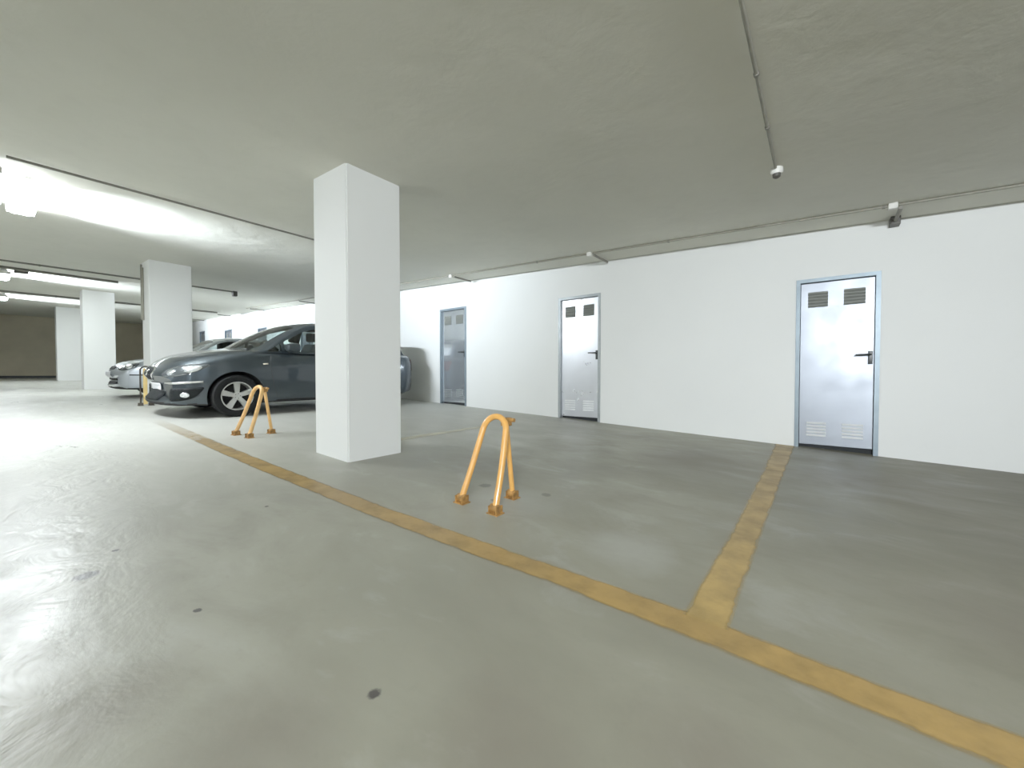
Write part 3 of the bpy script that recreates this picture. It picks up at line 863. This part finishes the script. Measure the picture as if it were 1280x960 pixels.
    for (x, u) in ((.36, S['seat']), (-.36, S['seat']), (.4, S['seat'] + .95), (-.4, S['seat'] + .95)):
        b_ = bmesh.new()
        hexa(b_, [(x - .21, u * ky - .05, zd), (x + .21, u * ky - .05, zd), (x + .21, u * ky + .09, zd), (x - .21, u * ky + .09, zd),
                  (x - .17, u * ky + .02, zd + .16), (x + .17, u * ky + .02, zd + .16), (x + .17, u * ky + .10, zd + .16), (x - .17, u * ky + .10, zd + .16)], .03)
        so = link('seat_back', b_, M['seat_cloth'], root, True)
        b_ = bmesh.new(); box(b_, x - .125, x + .125, u * ky + .015, u * ky + .11, zd + .20, zd + .36, .035)
        tube(b_, [(x - .05, u * ky + .06, zd + .14), (x - .05, u * ky + .06, zd + .22)], .006, 6); tube(b_, [(x + .05, u * ky + .06, zd + .14), (x + .05, u * ky + .06, zd + .22)], .006, 6)
        link('headrest', b_, M['seat_cloth'], so, True)
    b_ = bmesh.new(); c0 = Vector((-S['wheel_side'] * -.36, (S['dash'][1] + .14) * ky, zd + .04))
    pts = [c0 + Vector((.18 * math.cos(a), .06 * math.sin(a), .17 * math.sin(a))) for a in [2 * PI * k / 28 for k in range(29)]]
    tube(b_, pts, .014, 8, False); tube(b_, [pts[0], pts[14]], .012, 6); link('steering_wheel', b_, M['plastic'], root, True)
    tag(root, label, 'car')
    return root

# grey compact MPV -------------------------------------------------
def bow1(u, x):   # sections are pulled back towards the flanks so the nose is rounded in plan
    a = abs(x)
    f = max(0, 1 - u / 1.1); b = max(0, (u - 3.3) / .98)
    return u + f * (.40 * a ** 2.4) - b * (.20 * a ** 2.2)
def front1(patch, seam, root, kx, ky, kz):
    gr = patch('grille', [(.0, .715), (.13, .712), (.215, .675), (.20, .60), (.13, .545), (0, .54), (-.13, .545), (-.20, .60), (-.215, .675), (-.13, .712)], 0, M['mesh_black'], .004, sides=(1,))
    seam([(.0, .722), (.14, .718), (.228, .680), (.212, .597), (.135, .535), (0, .53), (-.135, .535), (-.212, .597), (-.228, .680), (-.14, .718)], 0, .010, m=M['chrome'], nm='grille_surround', sides=(1,), closed=True, off=.006)
    # emblem: two slanted chrome bars forming the S
    for pts in ([(-.062, .665), (.03, .675), (.062, .67), (.05, .645), (-.045, .632)], [(.062, .605), (-.03, .595), (-.062, .60), (-.05, .622), (.045, .64)]):
        patch('emblem', pts, 0, M['chrome'], .014, sides=(1,), smooth_poly=False)
    hl = patch('headlamp', [(.30, .625), (.37, .70), (.52, .752), (.70, .775), (.86, .775), (.80, .715), (.66, .65), (.48, .60), (.34, .59)], 60, M['lens_dark'], .004)
    for o in hl:
        sg = 1 if o.data.vertices[0].co.x > 0 else -1
        for (cp, cq, rx, ry, mm) in ((.69, .705, .095, .040, M['lens']), (.43, .655, .055, .030, M['lens'])):
            patch('reflector', [(cp + rx * math.cos(a) + .25 * ry * math.sin(a), cq + ry * math.sin(a) + .25 * rx * math.cos(a)) for a in [2 * PI * k / 10 for k in range(10)]], 60, mm, .012, sides=(sg,), parent=o)
    seam([(.30, .625), (.37, .70), (.52, .752), (.70, .775), (.86, .775), (.80, .715), (.66, .65), (.48, .60), (.34, .59)], 60, .004, closed=True, off=.004)
    patch('bumper_strip', [(.31, .515), (.5, .52), (.80, .545), (.80, .522), (.5, .492), (.31, .49)], 60, M['alloy'], .008, smooth_poly=False)
    patch('bumper_grille', [(-.40, .385), (.40, .385), (.35, .255), (-.35, .255)], 0, M['mesh_black'], .006, sides=(1,), smooth_poly=False)
    fb = patch('fog_lamp_recess', [(.44, .43), (.60, .44), (.80, .455), (.76, .37), (.68, .30), (.56, .265), (.42, .265), (.40, .35)], 60, M['mesh_black'], .006)
    for o in fb:
        sg = 1 if o.data.vertices[0].co.x > 0 else -1
        patch('fog_lamp', [(.60 + .05 * math.cos(a), .345 + .035 * math.sin(a)) for a in [2 * PI * k / 10 for k in range(10)]], 60, M['lens'], .014, sides=(sg,), parent=o)
    patch('number_plate', [(-.26, .39), (.26, .39), (.26, .50), (-.26, .50)], 0, M['plate'], .016, sides=(1,), smooth_poly=False, cuts=2)
    # side indicator repeater
    patch('side_indicator', [(1.20, .785), (1.27, .79), (1.27, .812), (1.20, .807)], 90, M['indicator'], .008, smooth_poly=False)
    # bonnet shut line and shoulder crease
    seam([(.30, .80), (.5, .865), (.8, .915), (1.05, .95)], 78, .003)
S1 = dict(k=(1, 1, 1), paint=M['car_grey'],
    hull=[(0, .60, .235, .66), (.02, .65, .20, .70), (.06, .715, .185, .75), (.12, .78, .18, .78), (.22, .85, .18, .80), (.36, .905, .175, .835), (.55, .95, .17, .858), (.75, .985, .17, .87), (1.0, 1.01, .17, .878),
          (1.4, 1.005, .18, .884), (2.2, 1.005, .18, .886), (3.0, 1.02, .18, .884), (3.6, 1.035, .19, .87), (3.95, 1.04, .21, .845), (4.12, 1.03, .24, .81), (4.22, .98, .27, .77), (4.28, .86, .33, .70)],
    round=lambda u: max(0, min(1, 1.25 - u)), bow=bow1, cbow=lambda u, x: u + max(0, 1 - abs(u - 1.0) / 1.1) * .30 * abs(x) ** 2 - max(0, (u - 3.7) / .5) * .12 * abs(x) ** 2,
    cabin=[(.90, .985, .975, .80), (1.0, 1.035, .975, .815), (1.2, 1.16, .975, .825), (1.45, 1.305, .975, .83), (1.7, 1.425, .975, .835), (1.9, 1.495, .975, .835), (2.15, 1.545, .975, .835), (2.5, 1.568, .975, .835), (3.0, 1.56, .98, .83),
           (3.4, 1.52, .99, .81), (3.68, 1.465, 1.0, .78), (3.8, 1.41, 1.0, .76), (3.9, 1.27, 1.0, .74), (3.98, 1.10, 1.0, .73), (4.03, 1.03, 1.01, .72)],
    tumble=.36, crown=lambda u: .085 if u > 1.9 else .085 + .05 * min(1, (1.9 - u) / .5), split=2.4,
    side_windows=[[(1.27, .995), (1.49, 1.0), (1.49, 1.135)], [(1.54, 1.0), (2.34, 1.01), (2.36, 1.435), (2.12, 1.425), (1.86, 1.345), (1.54, 1.165)],
                  [(2.45, 1.01), (3.18, 1.03), (3.26, 1.40), (2.9, 1.44), (2.46, 1.44)], [(3.30, 1.05), (3.52, 1.08), (3.60, 1.18), (3.52, 1.30), (3.36, 1.38)]],
    windscreen=[(-.64, 1.03), (.64, 1.03), (.56, 1.42), (.3, 1.455), (-.3, 1.455), (-.56, 1.42)], rear_window=[(-.56, 1.08), (.56, 1.08), (.50, 1.36), (-.50, 1.36)],
    front=front1, seams=[[(1.33, .98), (1.31, .75), (1.36, .45), (1.42, .26)], [(2.40, .99), (2.42, .6), (2.42, .26)], [(3.30, 1.0), (3.34, .8), (3.12, .45), (3.02, .28)], [(1.42, .26), (2.2, .245), (3.02, .28)]],
    mirror=(1.60, 1.07), mirror_x=.84, handles=[(2.2, .86), (3.12, .88)],
    wheels=[(.86, .315), (3.438, .315)], arch=.368, tyre_r=.315, wheel_x=.868, spokes=5, spoke_w=(.028, .042), spoke0=.35, deck=1.0, dash=(1.05, 1.5), seat=2.12, wheel_side=-1)
xc, yn = -7.735, 1.36
RY = math.atan(SX)
def place(xc, yn, halfl, slope): return (xc, yn, fl(xc, yn))
make_car('car', (xc, yn, fl(xc, yn)), (SY, RY, 0), S1, 'dark slate grey hatchback car parked behind the big white pillar, nose towards the aisle')

# silver small car ---------------------------------------------------
def front2(patch, seam, root, kx, ky, kz):
    patch('grille', [(.05, .665), (.30, .655), (.27, .60), (.05, .59)], 0, M['mesh_black'], .006, sides=(1, -1), smooth_poly=False)
    seam([(.04, .63), (.28, .628)], 0, .006, m=M['chrome'], nm='grille_bar')
    hl = patch('headlamp', [(.36, .60), (.42, .68), (.56, .735), (.72, .74), (.72, .66), (.62, .60), (.48, .575)], 50, M['lens_dark'], .006)
    for o in hl:
        sg = 1 if o.data.vertices[0].co.x > 0 else -1
        for cp, r_ in ((.60, .06), (.48, .045)):
            patch('reflector', [(cp + r_ * math.cos(a), .655 + r_ * .8 * math.sin(a)) for a in [2 * PI * k / 10 for k in range(10)]], 50, M['lens'], .012, sides=(sg,), parent=o)
    for z in (.30, .37): patch('bumper_grille', [(-.45, z), (.45, z), (.45, z + .045), (-.45, z + .045)], 0, M['mesh_black'], .006, sides=(1,), smooth_poly=False)
    patch('number_plate', [(-.26, .44), (.26, .44), (.26, .55), (-.26, .55)], 0, M['plate'], .03, sides=(1,), smooth_poly=False, cuts=2)
    seam([(.45, .49), (.7, .49), (1.0, .50)], 70, .014, m=M['plastic'], nm='bumper_rub_strip')
    patch('side_indicator', [(1.18, .70), (1.24, .70), (1.24, .72), (1.18, .72)], 90, M['indicator'], .008, smooth_poly=False)
    seam([(.30, .74), (.5, .80), (.8, .86), (1.05, .90)], 78, .003)
S2 = dict(S1); S2.update(k=(.955, 1.0, .955), paint=M['car_silver'], front=front2,
    hull=[(0, .52, .28, .62), (.02, .58, .23, .68), (.06, .65, .20, .74), (.12, .725, .19, .77), (.22, .785, .185, .80), (.36, .83, .18, .83), (.55, .875, .175, .85), (.8, .93, .17, .865), (1.05, .965, .17, .87),
          (1.4, .97, .18, .875), (2.2, .97, .18, .878), (2.9, .99, .18, .875), (3.4, 1.0, .19, .86), (3.65, .99, .21, .83), (3.78, .97, .25, .79), (3.85, .88, .28, .74), (3.9, .78, .34, .66)],
    bow=lambda u, x: u + max(0, 1 - u / 1.1) * (.30 * abs(x) ** 2.6) - max(0, (u - 3.2) / .7) * (.15 * abs(x) ** 2.2),
    cbow=lambda u, x: u + max(0, 1 - abs(u - 1.0) / 1.1) * .24 * abs(x) ** 2 - max(0, (u - 3.3) / .5) * .1 * abs(x) ** 2,
    cabin=[(1.0, .95, .94, .79), (1.12, 1.0, .94, .80), (1.35, 1.15, .94, .815), (1.55, 1.27, .94, .82), (1.75, 1.385, .94, .82), (1.95, 1.445, .94, .82), (2.3, 1.475, .94, .82), (2.8, 1.465, .95, .815),
           (3.2, 1.43, .96, .80), (3.45, 1.37, .97, .78), (3.6, 1.24, .97, .76), (3.72, 1.08, .97, .74), (3.78, 1.0, .975, .73)],
    split=2.3, side_windows=[[(1.42, .985), (2.22, .99), (2.24, 1.36), (2.0, 1.355), (1.78, 1.29), (1.5, 1.10)], [(2.32, .99), (2.95, 1.01), (3.12, 1.20), (2.98, 1.34), (2.7, 1.365), (2.33, 1.365)]],
    windscreen=[(-.62, 1.0), (.62, 1.0), (.55, 1.33), (.3, 1.37), (-.3, 1.37), (-.55, 1.33)], rear_window=[(-.54, 1.05), (.54, 1.05), (.49, 1.29), (-.49, 1.29)],
    seams=[[(1.32, .94), (1.30, .7), (1.36, .45), (1.40, .26)], [(2.27, .95), (2.29, .6), (2.29, .26)], [(3.0, .96), (3.03, .8), (2.85, .45), (2.75, .28)]],
    mirror=(1.52, 1.02), mirror_x=.83, handles=[(2.1, .83), (2.9, .85)], wheels=[(.80, .295), (3.27, .295)], arch=.335, tyre_r=.29, wheel_x=.83, spokes=9, spoke_w=(.01, .022), deck=.965, dash=(1.12, 1.5), seat=2.05)
s2 = (.517 - .3937) / 6.4
make_car('car', (-12.0, 1.50, fl(-12.0, 1.5)), (SY, math.atan(s2), 0), S2, 'silver small car parked further away, its nose showing left of the second pillar')

# ------------------------------------------------------------------ light
w = D.worlds.new('World'); bpy.context.scene.world = w; w.use_nodes = True
w.node_tree.nodes['Background'].inputs[0].default_value = (.9, .95, .9, 1)
w.node_tree.nodes['Background'].inputs[1].default_value = 0.0
# unseen lamps added out of the frame as fill light
lamp(1.2, 2.5, -2.9, -2.68, 'unseen fill lamp added on the ceiling behind the viewpoint on the right', M['fill_glow_near'])
area('added_side_light', (1.6, -2.6, ce(1.6, -2.6) - .14), (PI / 2 - .16, 0, .18), 1.2, .06, 92, LC, 120)  # added area light washing the door wall and the pillar's right face
lamp(-9.6, -8.3, -4.2, -3.98, 'unseen fill lamp added on the far side of the aisle at left', M['tube_glow_far'])
lamp(-3.4, -2.1, -4.2, -3.98, 'unseen fill lamp added on the ceiling behind the viewpoint on the left', M['fill_glow_dim'])

# ------------------------------------------------------------------ camera
cd = D.cameras.new('Camera'); cam = D.objects.new('Camera', cd); COL.objects.link(cam)
cd.sensor_width = 36; cd.lens = 497.77 / 1280 * 36; cd.clip_start = .05
cam.location = (0, 0, .9087); cam.rotation_euler = (PI / 2 - .021, 0, .6547)
sc_ = bpy.context.scene; sc_.camera = cam
sc_.view_settings.view_transform = 'Standard'
try: sc_.view_settings.look = 'None'
except Exception: pass
sc_.view_settings.exposure = 0.9
sc_.view_settings.gamma = 1.2
sc_.cycles.max_bounces = 8; sc_.cycles.diffuse_bounces = 5; sc_.cycles.glossy_bounces = 4
sc_.cycles.use_denoising = True
sc_.cycles.sample_clamp_indirect = 6
